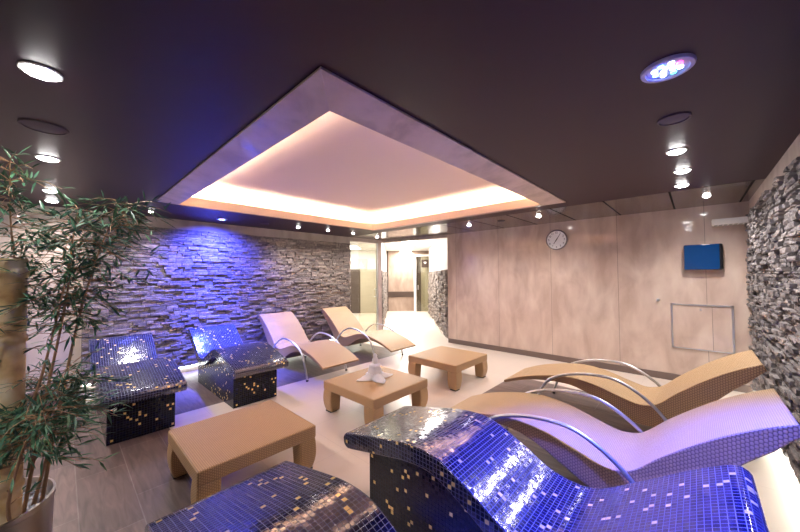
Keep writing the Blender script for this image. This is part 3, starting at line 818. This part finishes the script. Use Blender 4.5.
for y, nm in ((1.2, 'right'), (4.4, 'left')):  # two unseen ceiling lights added behind the camera to brighten the room
    t = dup(base_light, (-1.6, y, H), 0, 'added unseen ceiling fill light behind the camera towards the %s wall' % nm)
    spot('bulb', t, (0, 0, -.05), 60, (1, .93, .92), 165, .8, .1)

# ------------------------------------------------------------------ potted bamboo
pc = tuple(fl(1.52, -2.01))
pl = thing('potted_bamboo', 'tall leafy bamboo plant in a round steel pot at left edge', 'plant', (pc[0], pc[1], 0))
mb = MB(); mb.lathe([(.235, 0), (.24, .01), (.252, .47), (.257, .475), (.257, .50), (.247, .502), (.24, .49), (.236, .42), (.001, .42)], seg=64); mb.build('pot', M['steel_pot'], pl, smooth=True, angle=30)
mb = MB(); R = random.Random(11)
for i in range(420):
    a = R.uniform(0, 2 * PI); rr = .225 * math.sqrt(R.random()); s = R.uniform(.010, .019); cx, cy, cz = rr * math.cos(a), rr * math.sin(a), .425 + R.uniform(0, .015)
    sx, sy = s * R.uniform(.8, 1.3), s * R.uniform(.8, 1.2)
    pts = [(cx + sx, cy, cz), (cx, cy + sy, cz), (cx - sx, cy, cz), (cx, cy - sy, cz), (cx, cy, cz + s * .8), (cx, cy, cz - s * .5)]
    n0 = len(mb.v); mb.v += pts
    for k in range(4): mb.face((n0 + k, n0 + (k + 1) % 4, n0 + 4)); mb.face((n0 + (k + 1) % 4, n0 + k, n0 + 5))
tag(mb.build('pebbles', M['pebble'], pl, smooth=True, angle=80), kind='stuff')
# thick cut cane
def W2L(f, l, z): p = fl(f, l); return V((p[0] - pc[0], p[1] - pc[1], z))
tb0 = W2L(1.50, -1.862, .42)
pts = []; rr = []
zs = .42
nodes = [.62, .98, 1.31, 1.62]
z = .40
while z < 1.70:
    nearest = min(abs(z - q) for q in nodes); pts.append((tb0.x, tb0.y, z)); rr.append(.062 + (.006 if nearest < .012 else (-.002 if nearest < .03 else 0))); z += .01
mb = MB(); mb.tube(pts, rr, 28); mb.build('thick_cane', M['bamboo'], pl, smooth=True, angle=50)
canes = [
 [(1.55, -1.84, .42), (1.53, -1.82, .8), (1.55, -1.74, 1.15), (1.58, -1.68, 1.55), (1.62, -1.66, 1.95)],
 [(1.60, -1.80, .42), (1.62, -1.74, .9), (1.66, -1.68, 1.4), (1.70, -1.60, 1.80), (1.72, -1.50, 2.0)],
 [(1.66, -1.98, .42), (1.72, -2.04, .9), (1.74, -2.08, 1.4), (1.70, -2.10, 1.85), (1.62, -2.02, 2.2)],
 [(1.58, -1.86, .42), (1.60, -1.78, 1.0), (1.64, -1.73, 1.5), (1.70, -1.76, 1.9)],
 [(1.50, -1.82, .42), (1.46, -1.78, .6), (1.45, -1.70, .85), (1.44, -1.62, 1.0)],
 [(1.66, -1.90, .42), (1.70, -1.84, .8), (1.70, -1.78, 1.05)],
]
leaf = MB(); twigs = MB(); R = random.Random(4)
def add_leaf(p, d, L, w):
    d = d.normalized(); side = d.cross(V((R.uniform(-.5, .5), R.uniform(-.5, .5), 1))).normalized() * w; droop = V((0, 0, -L * R.uniform(.05, .3)))
    uvc = (R.random(), R.random()); n0 = len(leaf.v); up = side.cross(d).normalized() * w * .35
    m = p + d * L * .4 + droop * .25; m2 = p + d * L * .75 + droop * .6; e = p + d * L + droop
    leaf.v += [tuple(p), tuple(m + side + up), tuple(m - side + up), tuple(m), tuple(m2 + side * .6 + up * .6), tuple(m2 - side * .6 + up * .6), tuple(m2), tuple(e)]
    for f in ((0, 1, 3), (0, 3, 2), (1, 4, 6, 3), (3, 6, 5, 2), (4, 7, 6), (6, 7, 5)): leaf.face([n0 + k for k in f], [uvc] * len(f))
def dens(z): return .95 if z > 1.36 else (.15 if z > 1.12 else (.68 if z > .74 else .04))
for ci, c in enumerate(canes):
    P = [W2L(*q) for q in c]; P = crom(P, 30)
    mb = MB(); mb.tube(P, [.0085 - .006 * i / 30 for i in range(31)], 8); mb.build('cane', M['stem'], pl, smooth=True)
    for i in range(3, 31):
        for rep in range(6):
            if R.random() > dens(P[i].z) * .95: continue
            a = R.uniform(0, 2 * PI); d = V((math.cos(a), math.sin(a), R.uniform(-.1, .8))).normalized(); Lt = R.uniform(.09, .26) if P[i].z > 1.3 else R.uniform(.08, .24)
            q = [P[i] + d * Lt * f + V((0, 0, -.12 * Lt * f * f * 4)) for f in (0, .35, .7, 1)]
            twigs.tube(q, [.0025, .002, .0015, .001], 5)
            for k in range(7):
                f = R.uniform(.3, 1); pp = q[0].lerp(q[3], f) if k < 6 else q[3]
                j = (q[0] * (1 - f) + q[3] * f); idx = min(int(f * 3), 2); j = q[idx].lerp(q[idx + 1], f * 3 - idx)
                dd = d + V((R.uniform(-1, 1), R.uniform(-1, 1), R.uniform(-.9, .45))) * .9
                if dd.length < .1: continue
                add_leaf(j, dd, R.uniform(.055, .105), R.uniform(.0045, .0078))
twigs.build('twigs', M['stem'], pl)
leaf.build('foliage', M['leaf'], pl)

# ------------------------------------------------------------------ world & view
wd = bpy.data.worlds.new('world'); SC.world = wd; wd.use_nodes = True
wd.node_tree.nodes['Background'].inputs[0].default_value = (.02, .02, .025, 1)
SC.view_settings.view_transform = 'Standard'; SC.view_settings.look = 'None'; SC.view_settings.gamma = 1; SC.view_settings.use_curve_mapping = False
SC.view_settings.exposure = 0.5
